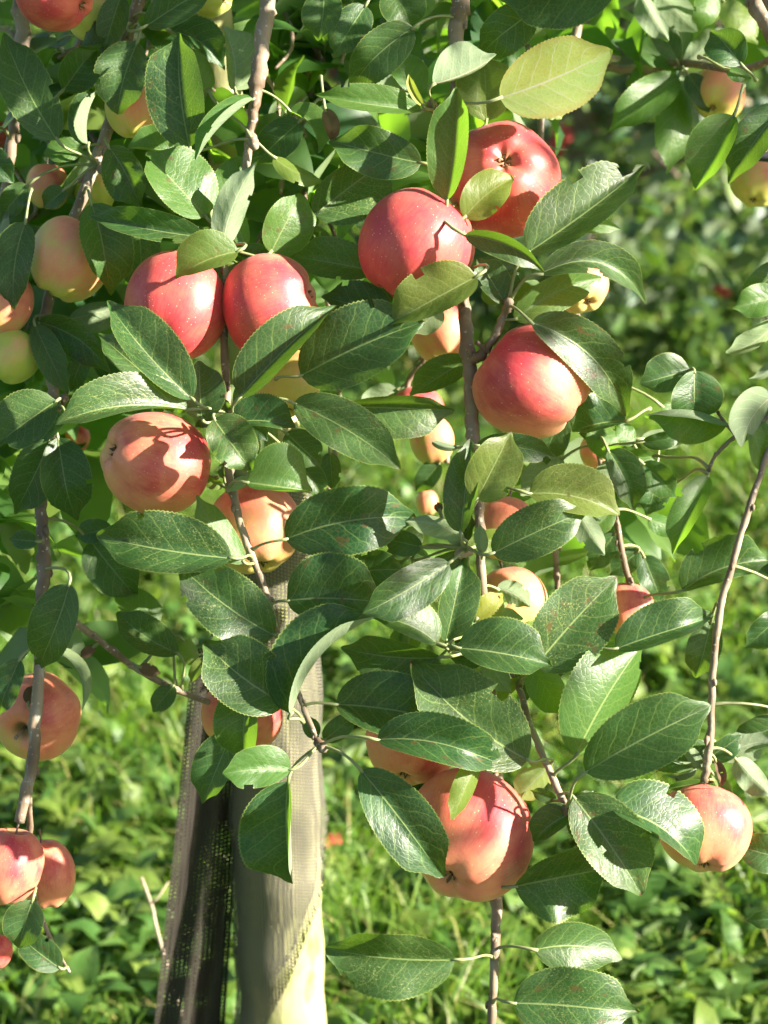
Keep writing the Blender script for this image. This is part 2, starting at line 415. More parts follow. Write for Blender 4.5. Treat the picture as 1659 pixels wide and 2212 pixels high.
BR = []       # (object, [(x, y, z)] samples in layout space)
def branch(pts, label=None, limb=True, dead=False, seg=10, nub=True):
    """pts: (x, y, z_mm, width_px) in layout space"""
    q = catmull(pts, 8)
    W3, rad = [], []
    for i, (x, y, z, wd) in enumerate(q):
        d = D(z); W3.append(np.array(P(x, y, d)))
        r = wd * 0.5 * HALF / PXW * d
        r *= 1 + 0.07 * math.sin(i * 0.9 + x) + (0.22 if (nub and i % 13 == 7) else 0)
        rad.append(r)
    jr = random.Random(int(pts[0][0] * 7 + pts[0][1]))
    for i in range(1, len(W3) - 1):
        W3[i] = W3[i] + np.array([jr.gauss(0, 1), jr.gauss(0, 1), jr.gauss(0, 1)]) * rad[i] * 0.09
    V, F = tube(W3, rad, seg)
    for i in range(9, len(W3) - 2, 7):
        ax = W3[i + 1] - W3[i]; ax /= np.linalg.norm(ax); dr = np.array([jr.gauss(0, 1), jr.gauss(0, 1), jr.gauss(0, 1)]); dr -= ax * dr.dot(ax); dr /= np.linalg.norm(dr)
        p0 = W3[i] + dr * rad[i] * 0.6; rb = min(rad[i] * 0.62, 0.0022)
        BV, BF = tube([p0, p0 + dr * rb * 0.9 + ax * rb * 0.6, p0 + dr * rb * 1.3 + ax * rb * 1.9, p0 + dr * rb * 1.2 + ax * rb * 2.8], [rb, rb * 1.05, rb * 0.7, rb * 0.15], 6, True, len(V))
        V = list(V) + BV; F = F + BF
    b = Vector(W3[0]); V = np.array(V) - np.array(b)
    o = obj('branch', mesh('branch', V, F, [M_BARK]), tree, b)
    BR.append((o, [tuple(p[:3]) for p in q]))
    return o
TOPZ = 330; cen = []
B1 = branch([(500, -420, TOPZ, 60), (560, -200, 160, 46), (580, -20, 70, 36), (571, 60, 62, 35), (556, 170, 55, 33), (546, 250, 52, 24), (538, 310, 55, 19), (520, 430, 60, 18), (492, 560, 62, 17), (484, 700, 62, 17), (489, 850, 55, 18), (490, 960, 48, 18), (498, 1040, 42, 18), (525, 1150, 38, 17), (568, 1262, 34, 16), (603, 1385, 30, 14), (625, 1450, 32, 13), (655, 1525, 28, 12), (690, 1612, 22, 12)])
B2 = branch([(480, -420, TOPZ, 60), (820, -260, 180, 48), (985, -30, 90, 40), (986, 60, 82, 36), (980, 150, 78, 20), (986, 260, 80, 17), (992, 430, 90, 18), (999, 560, 88, 24), (1001, 640, 75, 27), (1012, 760, 58, 31), (1018, 880, 55, 31), (1024, 980, 50, 27), (1036, 1110, 45, 22), (1041, 1250, 45, 20), (1052, 1400, 60, 20), (1072, 1600, 95, 20), (1080, 1800, 100, 20), (1073, 1930, 60, 23), (1070, 2050, 45, 22), (1060, 2240, 45, 17)])
B2s = branch([(1018, 778, 58, 26), (1040, 765, 50, 21), (1072, 722, 42, 17), (1096, 660, 36, 15)])
B3 = branch([(1066, 1380, 80, 16), (1116, 1470, 72, 15), (1144, 1562, 36, 14), (1188, 1668, 24, 15), (1222, 1745, 20, 17)])
B5 = branch([(450, -380, TOPZ, 50), (350, -120, 200, 36), (280, 60, 150, 28), (247, 230, 130, 26), (212, 340, 120, 26), (180, 420, 115, 25), (128, 560, 120, 24), (96, 700, 110, 25), (112, 820, 95, 26), (118, 900, 92, 25), (92, 1010, 85, 26), (88, 1090, 80, 27), (95, 1180, 75, 28), (91, 1290, 70, 28), (86, 1440, 62, 27), (70, 1640, 58, 27), (42, 1775, 62, 24)])
B6 = branch([(60, 1700, 62, 14), (66, 1800, 100, 13), (74, 1930, 92, 11), (110, 2030, 80, 9), (150, 2100, 62, 7)])
B7 = branch([(93, 1290, 70, 16), (140, 1330, 82, 16), (200, 1372, 92, 16), (290, 1440, 105, 16), (370, 1485, 115, 14), (470, 1525, 130, 12)])
B4 = branch([(440, -400, TOPZ, 50), (200, -200, 240, 40), (60, -40, 190, 34), (48, 90, 185, 33), (36, 220, 180, 30), (22, 330, 178, 24), (5, 470, 175, 20)])
B8 = branch([(520, -420, TOPZ, 50), (1300, -400, 250, 46), (1720, 120, 90, 30), (1715, 600, 55, 22), (1688, 880, 40, 16), (1645, 1015, 34, 14), (1597, 1165, 32, 15), (1556, 1315, 28, 16), (1540, 1450, 28, 15), (1534, 1590, 30, 16), (1521, 1690, 34, 18)])
B15 = branch([(1694, 862, 46, 15), (1640, 915, 44, 11), (1585, 945, 44, 9), (1545, 985, 42, 8), (1528, 1022, 40, 7)])
B17 = branch([(1590, 942, 44, 8), (1556, 900, 50, 7), (1525, 845, 52, 7), (1496, 798, 54, 6)])
B11 = branch([(540, -410, TOPZ, 50), (1250, -330, 260, 46), (1560, -120, 180, 42), (1640, 20, 150, 38), (1700, 140, 140, 36), (1760, 320, 150, 30)])
B12 = branch([(1690, 118, 150, 18), (1600, 150, 200, 16), (1470, 136, 290, 18), (1400, 150, 300, 20), (1310, 146, 310, 18)])
B9 = branch([(1300, -330, 265, 24), (1240, 100, 240, 18), (1170, 240, 220, 14), (1200, 500, 190, 14), (1275, 800, 150, 14), (1290, 960, 140, 14), (1330, 1120, 130, 13), (1352, 1230, 128, 14), (1378, 1300, 130, 12)])
B10 = branch([(1205, 520, 190, 12), (1190, 900, 170, 12), (1200, 1180, 165, 14), (1206, 1290, 165, 13)])
B13 = branch([(700, -300, 330, 22), (690, -40, 270, 18), (668, 60, 250, 15), (697, 140, 245, 15), (672, 190, 245, 14), (650, 370, 245, 13), (700, 600, 250, 13), (732, 830, 255, 12), (722, 990, 255, 12), (706, 1080, 250, 9)])
B14 = branch([(680, 120, 248, 12), (625, 300, 210, 12), (605, 420, 205, 12)])
B16 = branch([(930, 640, 235, 14), (925, 760, 230, 16), (880, 840, 240, 12), (960, 930, 240, 14), (965, 1000, 240, 12)])

for (x, y, z, dx, dy) in ((487,548,50,6,-22),(500,908,34,8,-20),(690,1606,20,10,14),(1008,1192,26,-20,6),(1222,1742,18,8,16),(1024,775,52,22,-8),(940,238,64,-10,-18),(128,872,84,14,-14),(212,356,112,10,14),(546,302,50,4,16),(1096,664,32,4,-16)):
    q = [np.array(P(x + dx * t, y + dy * t, D(z - 6 * t))) for t in (-.5, -.25, 0, .25, .5, .75, 1, 1.15)]
    V, F = tube(q, [0.0024, 0.0036, 0.0028, 0.0037, 0.0029, 0.0035, 0.0027, 0.0012], 9)
    o = min(BR, key=lambda b: min(math.hypot(p[0] - x, p[1] - y) + abs(p[2] - z) * .5 for p in b[1]))[0]
    obj('spur', mesh('spur', np.array(V) - q[0], F, [M_BARK]), o, Vector(q[0]))

# ------------------------------------------------------------------ leaves of the foreground shoots
# base x, y, tip x, y, visible width of the half left of the midrib (base to tip), of the right half, depth mm, bow, flags
# flags: u underside shows, l light, y yellow, Y yellowish, s specks, d darker, k curled tip
LV = [
 (123,302,10,76,48,50,95,.03,'d'), (190,312,216,200,38,-20,90,.1,'d'), (137,195,205,108,28,44,125,0,'d'), (297,92,253,240,45,56,85,-.03,'s'),
 (410,318,388,78,65,46,55,.03,'s'), (452,198,413,104,16,22,75,0,'l'), (335,146,290,166,18,19,80,0,'s'), (315,57,452,-18,36,34,80,0,'d'),
 (507,195,482,60,18,52,72,-.08,'uY'), (368,68,480,146,45,18,100,.12,'d'), (262,-12,225,102,30,28,105,0,'ds'), (238,95,177,97,12,44,110,0,'d'),
 (548,214,432,352,-10,34,48,-.05,'lL'), (400,330,283,325,8,48,75,.0,'l'), (445,468,319,334,42,74,45,0,'ls'), (235,318,300,445,34,46,100,.05,'s'),
 (440,512,195,463,24,36,40,.03,''), (197,440,230,626,58,36,70,.05,''), (300,470,312,640,40,42,110,0,'s'), (515,543,386,602,26,56,2,-.05,'l'),
 (480,534,553,360,34,26,38,.06,'u'), (462,440,557,332,46,16,58,-.05,'l'), (530,530,508,432,20,18,50,.05,'l'), (-32,320,26,392,26,30,70,0,'d'),
 (55,480,30,662,36,40,75,-.05,'ds'), (180,318,100,336,24,26,105,0,'l'), (140,410,92,446,20,24,105,0,'d'), (60,400,-5,470,25,25,110,0,'d'), (95,500,20,560,28,28,120,0,'d'),
 (700,-22,688,83,36,40,60,.04,''), (790,12,722,122,36,36,75,0,'s'), (852,-30,890,62,42,44,85,0,'s'), (893,60,756,180,45,40,62,-.04,'d'),
 (905,205,860,104,30,40,80,.04,'l'), (935,182,1069,116,62,-14,40,-.06,'u'), (910,238,690,216,20,38,52,.03,'ls'), (915,230,884,162,9,9,45,.1,'y'),
 (1052,262,1045,120,56,52,75,0,'Y'), (965,432,988,184,52,26,20,-.02,'l'), (910,352,716,302,48,44,45,.02,''), (1080,212,1320,98,74,68,15,-.03,'uytl'),
 (1330,-36,1086,-22,80,30,38,.0,'d'), (1155,22,1036,108,45,42,62,0,'d'), (678,465,838,328,36,72,70,0,'sL'), (585,546,650,418,36,52,50,0,'ls'),
 (592,340,694,386,16,22,50,-.08,'lY'), (626,240,686,326,34,4,60,.2,'l'), (648,262,555,342,36,36,100,0,'d'), (812,586,636,552,34,48,70,0,'s'),
 (1003,470,1108,382,42,38,28,.05,'lY'), (1005,508,1170,583,14,30,0,.08,'d'), (1140,546,1396,349,76,38,20,-.02,'',-.25), (1168,592,1406,642,40,28,14,.22,'',-.35),
 (1240,500,1342,492,12,16,90,.1,'l'), (1192,222,1212,256,16,22,60,0,'lY'), (1585,250,1504,406,20,58,45,.0,'l'), (1690,232,1587,383,28,46,40,-.04,'d'),
 (1602,140,1540,64,40,32,60,0,'d'), (1570,150,1625,165,14,18,65,0,'l'),
 (415,862,232,652,30,66,2,.03,'s'), (340,832,211,721,26,38,18,0,'d'), (405,885,147,921,14,62,4,-.08,'sL'), (436,906,430,783,42,50,14,0,''),
 (462,905,542,1013,50,40,6,.0,'s'), (520,856,721,662,62,26,-2,.02,''), (650,812,907,704,80,66,16,.02,'d'), (846,682,698,640,28,48,60,0,'d'), (850,640,700,690,30,40,72,0,'d'),
 (1030,597,844,698,34,64,-6,.0,'Yt'), (952,664,894,722,26,26,38,0,'uY'), (1092,658,1034,560,26,36,30,0,''), (635,870,858,1009,52,46,14,.04,'s'),
 (746,878,976,884,20,60,28,.0,'s'), (1010,775,890,851,26,36,92,0,''), (532,1042,669,1061,84,8,8,.0,'l'), (500,915,634,926,52,12,22,.08,''),
 (618,935,690,1002,34,34,45,0,'d'), (492,1060,552,1034,10,12,30,.1,'u'), (1112,690,1302,594,30,38,34,.06,'l'), (1148,697,1361,887,52,46,12,.13,'t',-.42),
 (1490,800,1384,829,30,44,60,0,''), (1500,800,1500,910,54,46,50,0,''), (1572,918,1397,899,62,-16,48,-.1,'l'), (1668,856,1592,965,26,46,40,-.1,'uL'),
 (1618,900,1652,1022,44,24,38,0,'l'), (1530,1028,1454,1192,18,36,38,-.04,'l'), (1314,974,1366,1096,40,28,95,.05,'d'), (1352,910,1244,930,12,60,90,-.05,''),
 (1690,640,1580,668,30,34,60,0,'l'), (1700,570,1602,650,30,30,70,0,''), (1680,690,1570,760,14,26,75,.1,'uY'), (1690,735,1620,816,10,14,75,.2,'u'), (1388,1000,1462,1072,26,30,100,0,''),
 (995,1150,1016,954,42,22,2,.0,'s'), (1030,1080,1101,937,46,52,-8,.0,'dYb'), (1030,962,1197,990,26,26,22,.06,'s'), (1143,1066,1334,1112,62,34,2,.08,'sY'),
 (1245,1100,1302,1196,22,28,40,0,'u'), (1064,1196,1267,1104,52,46,-6,.02,'s'), (500,1206,214,1158,42,74,4,.02,'s'), (527,1216,430,1074,28,28,28,.05,'l'),
 (592,1372,393,1221,56,66,8,.04,'s'), (616,1521,446,1390,58,76,-4,.04,'s'), (537,1480,526,1641,28,58,12,-.02,''), (500,1584,440,1731,30,48,55,0,''),
 (627,1664,490,1664,32,46,2,-.05,'lL'), (622,1688,631,1906,10,92,8,-.03,'d'), (617,1165,890,1120,66,64,28,.06,'d'), (620,1298,818,1302,88,46,20,.04,''),
 (752,1240,872,1232,40,34,40,.04,''), (970,1216,788,1319,46,40,2,.02,'L'), (628,1542,806,1341,82,-18,-6,.14,''), (945,1390,803,1334,18,52,8,-.1,'sL'),
 (950,1420,742,1402,52,34,24,.04,''), (963,1386,1002,1208,30,46,30,0,''), (990,1400,1186,1436,70,32,6,.03,''), (1155,1442,1331,1254,68,74,22,.02,'s'),
 (1330,1402,1546,1336,60,16,18,.02,''), (1245,1632,1398,1398,84,62,12,.04,'l'), (1265,1668,1523,1526,72,58,-6,.03,''), (1140,1642,896,1440,62,90,8,.05,'s'),
 (725,1522,970,1560,74,46,28,.04,'d'), (815,1598,1091,1667,58,32,-8,.1,'d'), (780,1664,953,1892,62,54,-2,.02,''), (1030,1640,976,1763,20,26,0,0,'lY'),
 (1192,1648,1116,1728,30,32,40,0,'uy'), (1240,1722,1383,1929,74,52,8,.02,'s'), (1322,1747,1509,1882,76,14,5,.12,'L',-.10), (1236,1758,1158,1821,14,38,16,-.1,''),
 (1112,1915,1313,1884,56,80,20,.02,'s'), (982,2073,713,2047,76,56,8,.02,'st'), (1156,2052,1345,2088,36,48,30,.1,'L'), (1110,2167,1377,2192,76,56,6,.03,'s'),
 (1028,1338,1086,1284,26,26,32,0,'ly'), (1045,1362,1128,1338,24,20,36,.1,'uY'), (1002,1165,880,1128,24,16,8,-.1,'uYt'), (1148,1438,1217,1542,34,36,40,0,'l'),
 (1040,1195,1036,1132,12,14,12,0,'u'), (912,1182,832,1164,26,24,42,0,'d'), (990,966,928,950,8,8,30,.1,'u'),
 (195,1168,290,1287,50,46,115,0,''), (242,1140,163,1158,22,26,110,0,'d'), (150,1262,71,1446,40,52,40,.04,''), (82,1170,20,1164,18,20,60,0,'d'),
 (385,1412,256,1325,26,42,105,.05,'s'), (345,1345,244,1281,20,36,120,0,'l'), (376,1480,332,1536,20,22,112,0,''), (42,1424,-6,1546,26,32,50,0,''),
 (106,1400,174,1532,18,4,66,.22,'uY'), (122,866,0,956,46,60,62,0,'s'), (138,898,60,952,24,32,72,0,''), (108,950,24,1106,46,42,70,.03,'d'),
 (125,945,156,1120,54,40,68,0,'d'), (82,696,236,802,28,36,105,.1,'s'), (150,690,250,665,24,36,125,0,'u'), (74,700,146,846,30,26,92,0,''), (186,755,150,842,22,20,100,0,'d'),
 (70,1945,40,2046,36,42,45,0,''), (130,2092,38,2022,26,34,52,0,'d'), (1475,1276,1656,1214,62,20,95,.1,'d'), (1536,1342,1506,1462,30,36,90,0,''),
 (1690,1326,1612,1398,30,28,70,0,'d'), (1535,1612,1390,1640,30,30,60,.05,''), (1525,1640,1598,1590,20,26,52,0,'d'), (1560,1640,1665,1602,28,34,58,.1,'u'), (1590,1640,1662,1716,22,30,50,0,'u'),
 (1690,1560,1580,1600,26,34,60,.05,'d'), (1515,1660,1480,1612,12,14,45,0,'u'), (1700,1856,1594,1830,34,40,55,0,'d'), (1700,1980,1618,1992,14,20,60,0,'d'), (1530,1690,1440,1700,9,12,62,0,'l'),
 (1465,165,1313,292,34,40,270,0,'l'), (1470,160,1432,300,28,32,290,0,'uY'), (1470,160,1440,372,36,38,280,0,'l'), (1465,140,1330,96,26,30,300,0,'l'), (1462,130,1402,30,26,28,280,0,''),
 (1470,130,1470,30,22,24,290,0,'u'), (1480,140,1560,70,26,24,280,0,'u'), (1480,150,1600,60,26,28,300,0,'lY'), (1460,150,1352,190,24,30,310,0,'l'), (1485,160,1540,240,24,24,260,0,''),
 (1420,-20,1500,70,30,30,260,0,'u'), (1540,-20,1510,60,26,26,240,0,'l'), (1385,-10,1440,90,20,30,230,0,'u'), (1560,0,1640,90,30,30,250,0,'lY'),
 (440,1420,412,1475,10,14,110,0,'Y'), (395,1380,420,1440,16,20,110,0,'lY'), (1270,930,1350,985,30,30,120,0,'l'), (1345,1000,1270,1080,20,30,130,0,'u'), (1370,960,1330,920,20,22,110,0,'ls'),
 (1240,880,1300,960,24,24,130,0,''), (1380,1190,1320,1240,24,24,140,0,'d'), (1390,1200,1430,1300,30,28,150,0,''), (1330,1150,1275,1230,26,26,150,0,'d'), (1400,1120,1470,1150,18,22,150,0,'l'),
 (860,840,780,890,24,30,240,0,'u'), (900,850,960,800,24,22,240,0,'l'), (950,1000,900,1060,20,24,240,0,'d'), (730,850,660,920,30,30,200,0,'l'), (720,1030,650,1060,16,20,240,0,'lY'),
]
NODES = [(487,545,48,0),(500,905,30,0),(492,1060,36,0),(690,1612,18,0),(1005,1190,22,1),(1224,1748,14,3),(1096,660,30,2),(128,872,80,4),(210,358,108,4),(548,304,48,0),(938,240,60,1),(1000,600,60,1),(1470,150,285,12),(655,1560,22,0),(590,360,140,0)]
def nearest(bx, by, z, hx, hy):
    best = None
    for bi, (o, pts) in enumerate(BR):
        for (x, y, zz) in pts[4:]:
            dx, dy = x - bx, y - by; d = math.hypot(dx, dy)
            s = d + abs(zz - z) * 0.6 + (dx * hx + dy * hy) * 0.55
            if best is None or s < best[0]: best = (s, x, y, zz, bi, d)
    for (x, y, zz, bi) in NODES:
        dx, dy = x - bx, y - by; d = math.hypot(dx, dy)
        s = (d + abs(zz - z) * 0.6 + (dx * hx + dy * hy) * 0.55) * 0.72
        if s < best[0]: best = (s, x, y, zz, bi, d)
    return best
def bez(a, b, c, d, n=7):
    return [((1 - t) ** 3) * a + 3 * ((1 - t) ** 2) * t * b + 3 * (1 - t) * t * t * c + t ** 3 * d for t in [i / n for i in range(n + 1)]]
rs = random.Random(404)
for (x, y, z, n_) in ((487,545,52,6),(500,905,34,7),(492,1060,44,2),(690,1612,30,2),(1005,1190,34,8),(1224,1748,28,4),(1096,660,42,3),(128,872,95,3),(1045,1330,55,4),(880,1200,60,3),(1150,1450,60,4),(1520,1650,52,4),(950,1400,50,2)):
    for k in range(n_):
        an = rs.uniform(0, 6.28); ln = rs.uniform(38, 95); st_ = rs.uniform(12, 30)
        bx, by = x + st_ * math.cos(an), y + st_ * math.sin(an)
        LV.append((bx, by, bx + ln * math.cos(an + rs.uniform(-.4, .4)), by + ln * math.sin(an) * 0.9 + 12, ln * rs.uniform(.15, .32), ln * rs.uniform(.1, .34) * rs.choice((1, 1, 1, -.5)), z + rs.uniform(0, 14), rs.uniform(-.15, .15), rs.choice(('', 'd', 'l', 'lY', 'u', 's'))))
for (x0, x1, y0, y1, z0, z1, n_) in ((1200, 1440, 860, 1120, 95, 150, 10), (1040, 1180, 1250, 1420, 55, 80, 5), (830, 1000, 1150, 1400, 50, 80, 6), (560, 760, 880, 1010, 60, 110, 4)):
    for k in range(n_):
        bx, by = rs.uniform(x0, x1), rs.uniform(y0, y1); an = rs.uniform(-0.4, 3.5); ln = rs.uniform(70, 130)
        LV.append((bx, by, bx + ln * math.cos(an), by + ln * math.sin(an), ln * rs.uniform(.18, .32), ln * rs.uniform(.12, .32), rs.uniform(z0, z1), rs.uniform(-.12, .12), rs.choice(('', 'd', 'l', 'l', 's', 'u'))))
LV += [(702,236,714,304,16,14,52,0.1,'b'), (1150,930,1185,900,10,12,60,0,'b'), (205,1395,175,1420,10,10,100,0,'b'), (300,1440,345,1455,12,12,100,0,'b'), (60,1520,75,1480,14,12,70,0,'b'), (1545,1640,1560,1700,8,10,40,.1,'b'), (950,1105,945,1085,9,9,60,0,'b')]
for li, (bx, by, tx, ty, wl, wr, z, bow, fl, *xs_) in enumerate(LV):
    r = random.Random(1000 + li)
    tx, ty = bx + (tx - bx) * 1.035, by + (ty - by) * 1.035
    d = D(z); s = HALF / PXW * d
    dx, dy = (tx - bx) * s, -(ty - by) * s
    L = math.hypot(dx, dy); e1 = (RIGHT * dx + UP * dy) / L; e3 = BACK; e2 = e3.cross(e1)
    wl_, wr_ = wl * s, wr * s
    wl_ *= 1.17; wr_ *= 1.17; W = max(abs(wl_), abs(wr_), 0.20 * L) * 1.03
    a = math.acos(max(-0.95, min(1, wl_ / W))); b = math.acos(max(-0.95, min(1, wr_ / W)))
    under = 'u' in fl
    if under:                 # seen from below: turn the leaf over
        e2 = -e2; e3 = -e3; a, b = b, a; bow = -bow
    near_ = d < 1.36
    S2 = (RIGHT * SUNV.dot(RIGHT) + UP * SUNV.dot(UP)).normalized()
    sg = -1 if under else 1
    lit = 'L' in fl or 'l' in fl
    k1, k2 = e1.dot(S2) * sg, e2.dot(S2) * sg
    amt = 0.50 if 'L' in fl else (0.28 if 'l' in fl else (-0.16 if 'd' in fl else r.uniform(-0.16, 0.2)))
    slope = -amt * k1 + (r.uniform(-0.08, 0.08))
    if xs_: slope = xs_[0]
    sa = sb = 1
    if a < 1.4 and b < 1.4:
        fo = r.uniform(0.14, 0.42)
        W /= math.cos(fo)
        a = math.acos(min(1, wl_ / W)) if not under else math.acos(min(1, wr_ / W))
        b = math.acos(min(1, wr_ / W)) if not under else math.acos(min(1, wl_ / W))
        if lit and k2 > 0.45 and a < 0.9: sa = -1
        if lit and k2 < -0.45 and b < 0.9: sb = -1
    V, F, UV = leaf_geo(60 if near_ else 36, 4, L, W, a, b, bow, r.uniform(0.02, 0.07) * (-1 if under else 1), slope,
                        r.uniform(0.03, 0.13) * (1.9 if li % 6 == 3 else 1), li, r.uniform(-0.25, 0.25) * (2.6 if li % 4 == 1 else 1), r.uniform(0, 0.25) * (3.0 if li % 5 == 2 else 1), sa=sa, sb=sb)
    for q in range(r.choice((0, 0, 0, 1, 1, 2))):            # insect bites and holes
        tb_, vb_ = r.uniform(0.25, 0.95), r.choice((-1, 1, -1, 1, r.uniform(-.7, .7)))
        ua_ = np.array(UV); c0_ = V[int(np.argmin(abs(ua_[:, 0] - tb_) * 3 + abs(ua_[:, 1] * 2 - 1 - vb_)))]
        rad_ = r.uniform(0.03, 0.075) * L * (1 if abs(vb_) == 1 else 0.5)
        cc_ = np.linalg.norm(V[np.array(F)].mean(1) - c0_, axis=1); F = [f for f, q_ in zip(F, cc_) if q_ > rad_]
    V = basis(V, e1, e2, e3)
    base = P(bx, by, d)
    yel = 0.75 if 'y' in fl else (0.20 if 'Y' in fl else r.uniform(0, 0.05))
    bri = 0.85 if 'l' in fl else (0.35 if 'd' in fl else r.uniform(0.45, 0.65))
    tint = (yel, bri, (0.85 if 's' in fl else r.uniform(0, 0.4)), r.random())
    hx, hy = (tx - bx), (ty - by); hl = math.hypot(hx, hy); hx /= hl; hy /= hl
    sc_, ax, ay, az, bi, dist = nearest(bx, by, z, hx, hy)
    E1 = np.array(e1); B0 = np.array(base)
    if dist < 170 and abs(az - z) < 110:
        A0 = np.array(P(ax, ay, D(az)))
    else:
        A0 = B0 - E1 * 0.018 + np.array(FWD) * 0.012 + np.array((0, 0, 0.006))
    dd = np.linalg.norm(A0 - B0)
    pet = bez(A0, A0 + (B0 - A0) * 0.35 + np.array((0, 0, 0.15)) * dd, B0 - E1 * dd * 0.35, B0 + E1 * 0.002)
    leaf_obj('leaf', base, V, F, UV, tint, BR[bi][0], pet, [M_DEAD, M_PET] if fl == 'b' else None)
    NLEAF[0] += 1

# short fruiting twigs with leaves deeper in the tree
def rand_leaf(base, heading, nrm, L, r, rows=20, cols=3):
    e1 = Vector(heading).normalized(); e3 = (nrm - e1 * nrm.dot(e1)).normalized(); e2 = e3.cross(e1)
    V, F, UV = leaf_geo(rows, cols, L, L * r.uniform(0.24, 0.31), r.uniform(0.05, 0.7), r.uniform(0.05, 0.7), r.uniform(-0.06, 0.06), r.uniform(0, 0.12), r.uniform(-0.1, 0.1), r.uniform(0.03, 0.12), r.random(), r.uniform(-.4, .4), r.uniform(0, .5), teeth=rows > 12)
    return basis(V, e1, e2, e3), F, UV
def rnd_dir(r, droop=0.25):
    an = r.uniform(0, 2 * math.pi); el = r.uniform(-0.7, 0.6) - droop
    return Vector((math.cos(an) * math.cos(el), math.sin(an) * math.cos(el), math.sin(el)))
def rnd_tint(r):
    return (r.choice((0, 0, 0.05, 0.1, 0.18)), r.choice((0.35, 0.5, 0.6, 0.8)), r.uniform(0, .9), r.random())
TW = [(150,60,190,60),(330,20,220,90),(250,170,200,40),(80,170,220,60),(430,120,210,70),(620,60,230,80),(760,60,240,70),(880,140,230,70),(600,230,190,80),(760,280,210,60),
      (700,200,250,40),(330,250,200,80),(60,430,200,60),(250,400,210,70),(360,480,200,60),(560,480,210,60),(700,470,220,60),(840,330,220,60),(170,700,200,60),(310,840,220,60),
      (60,620,220,50),(1130,60,220,80),(150,330,230,60),(480,300,230,60)]
r = random.Random(55)
for (x, y, z, ln) in TW:
    o = branch([(x - r.uniform(20, 60), y - ln - 40, z + 60, 12), (x, y - ln * 0.3, z + 10, 11), (x + r.uniform(-25, 25), y + ln * 0.5, z - 15, 9), (x + r.uniform(-35, 35), y + ln * 1.1, z - 25, 7)], seg=7)
    pts = BR[-1][1]
    for k in range(5):
        px, py, pz = pts[min(len(pts) - 1, 6 + k * 4)]
        A0 = P(px, py, D(pz)); h = (rnd_dir(r) + BACK * 0.25).normalized()
        nrm = (Vector((0, 0, 1)) + BACK * 0.8 + rnd_dir(r, 0) * 0.8).normalized()
        base = A0 + h * r.uniform(0.012, 0.024) + Vector((0, 0, 0.006))
        L = r.uniform(0.05, 0.078)
        V, F, UV = rand_leaf(base, h, nrm, L, r)
        pet = bez(np.array(A0), np.array(A0.lerp(base, 0.3)) + np.array((0, 0, 0.004)), np.array(base - h * 0.006), np.array(base + h * 0.002), 4)
        if NLEAF[0] >= 298: cen.append(base)
        else:
            leaf_obj('leaf', base, V, F, UV, rnd_tint(r), o, pet); NLEAF[0] += 1

# the rest of the crown: one mass of leaves (deeper in, above and beside the picture)
def leaf_mass(name, centres, parent, loc, mat, r, Lr=(0.05, 0.08), rows=7, cols=2, normal_up=0.9, lift=0.0):
    AV, AF, AU, AT = [], [], [], []; n0 = 0
    for c in centres:
        h = rnd_dir(r); nrm = (Vector((0, 0, normal_up)) + rnd_dir(r, 0) * 0.9).normalized()
        V, F, UV = rand_leaf(c, h, nrm, r.uniform(*Lr), r, rows, cols)
        AV.append(V + np.array(c) - np.array(loc)); AF += [tuple(i + n0 for i in f) for f in F]; AU += UV
        tt_ = rnd_tint(r); tt_ = (tt_[0], min(1, tt_[1] + lift), tt_[2], tt_[3])
        AT.append(np.tile(np.array(tt_, dtype=np.float32), (len(V), 1))); n0 += len(V)
    o = obj(name, mesh(name, np.vstack(AV), AF, [mat], AU, np.vstack(AT)), parent, loc)
    return o
r = random.Random(91)
def fill(n, x0, x1, y0, y1, z0, z1, cond=None):
    k = 0
    while k < n:
        x, y, z = r.uniform(x0, x1), r.uniform(y0, y1), r.uniform(z0, z1)
        if cond and not cond(x, y): continue
        cen.append(P(x, y, D(z))); k += 1
fill(230, -120, 800, -80, 560, 240, 560, lambda x, y: y < 560 - max(0, x - 420) * 0.35)
fill(90, -120, 230, 500, 1000, 180, 420)
fill(70, 750, 1180, -80, 360, 200, 520)
fill(34, 560, 960, 480, 800, 240, 520)
fill(30, 1180, 1720, -90, 60, 260, 520)
fill(5, 1560, 1740, 60, 300, 320, 560)
fill(12, 1180, 1420, 860, 1200, 150, 330)
fill(260, -300, 1900, -900, -140, -60, 560)
fill(24, -60, 120, 1000, 1420, 110, 240)
foliage = leaf_mass('foliage', cen, tree, tbase, M_MASS, r, lift=0.28); tag(foliage, kind='stuff')

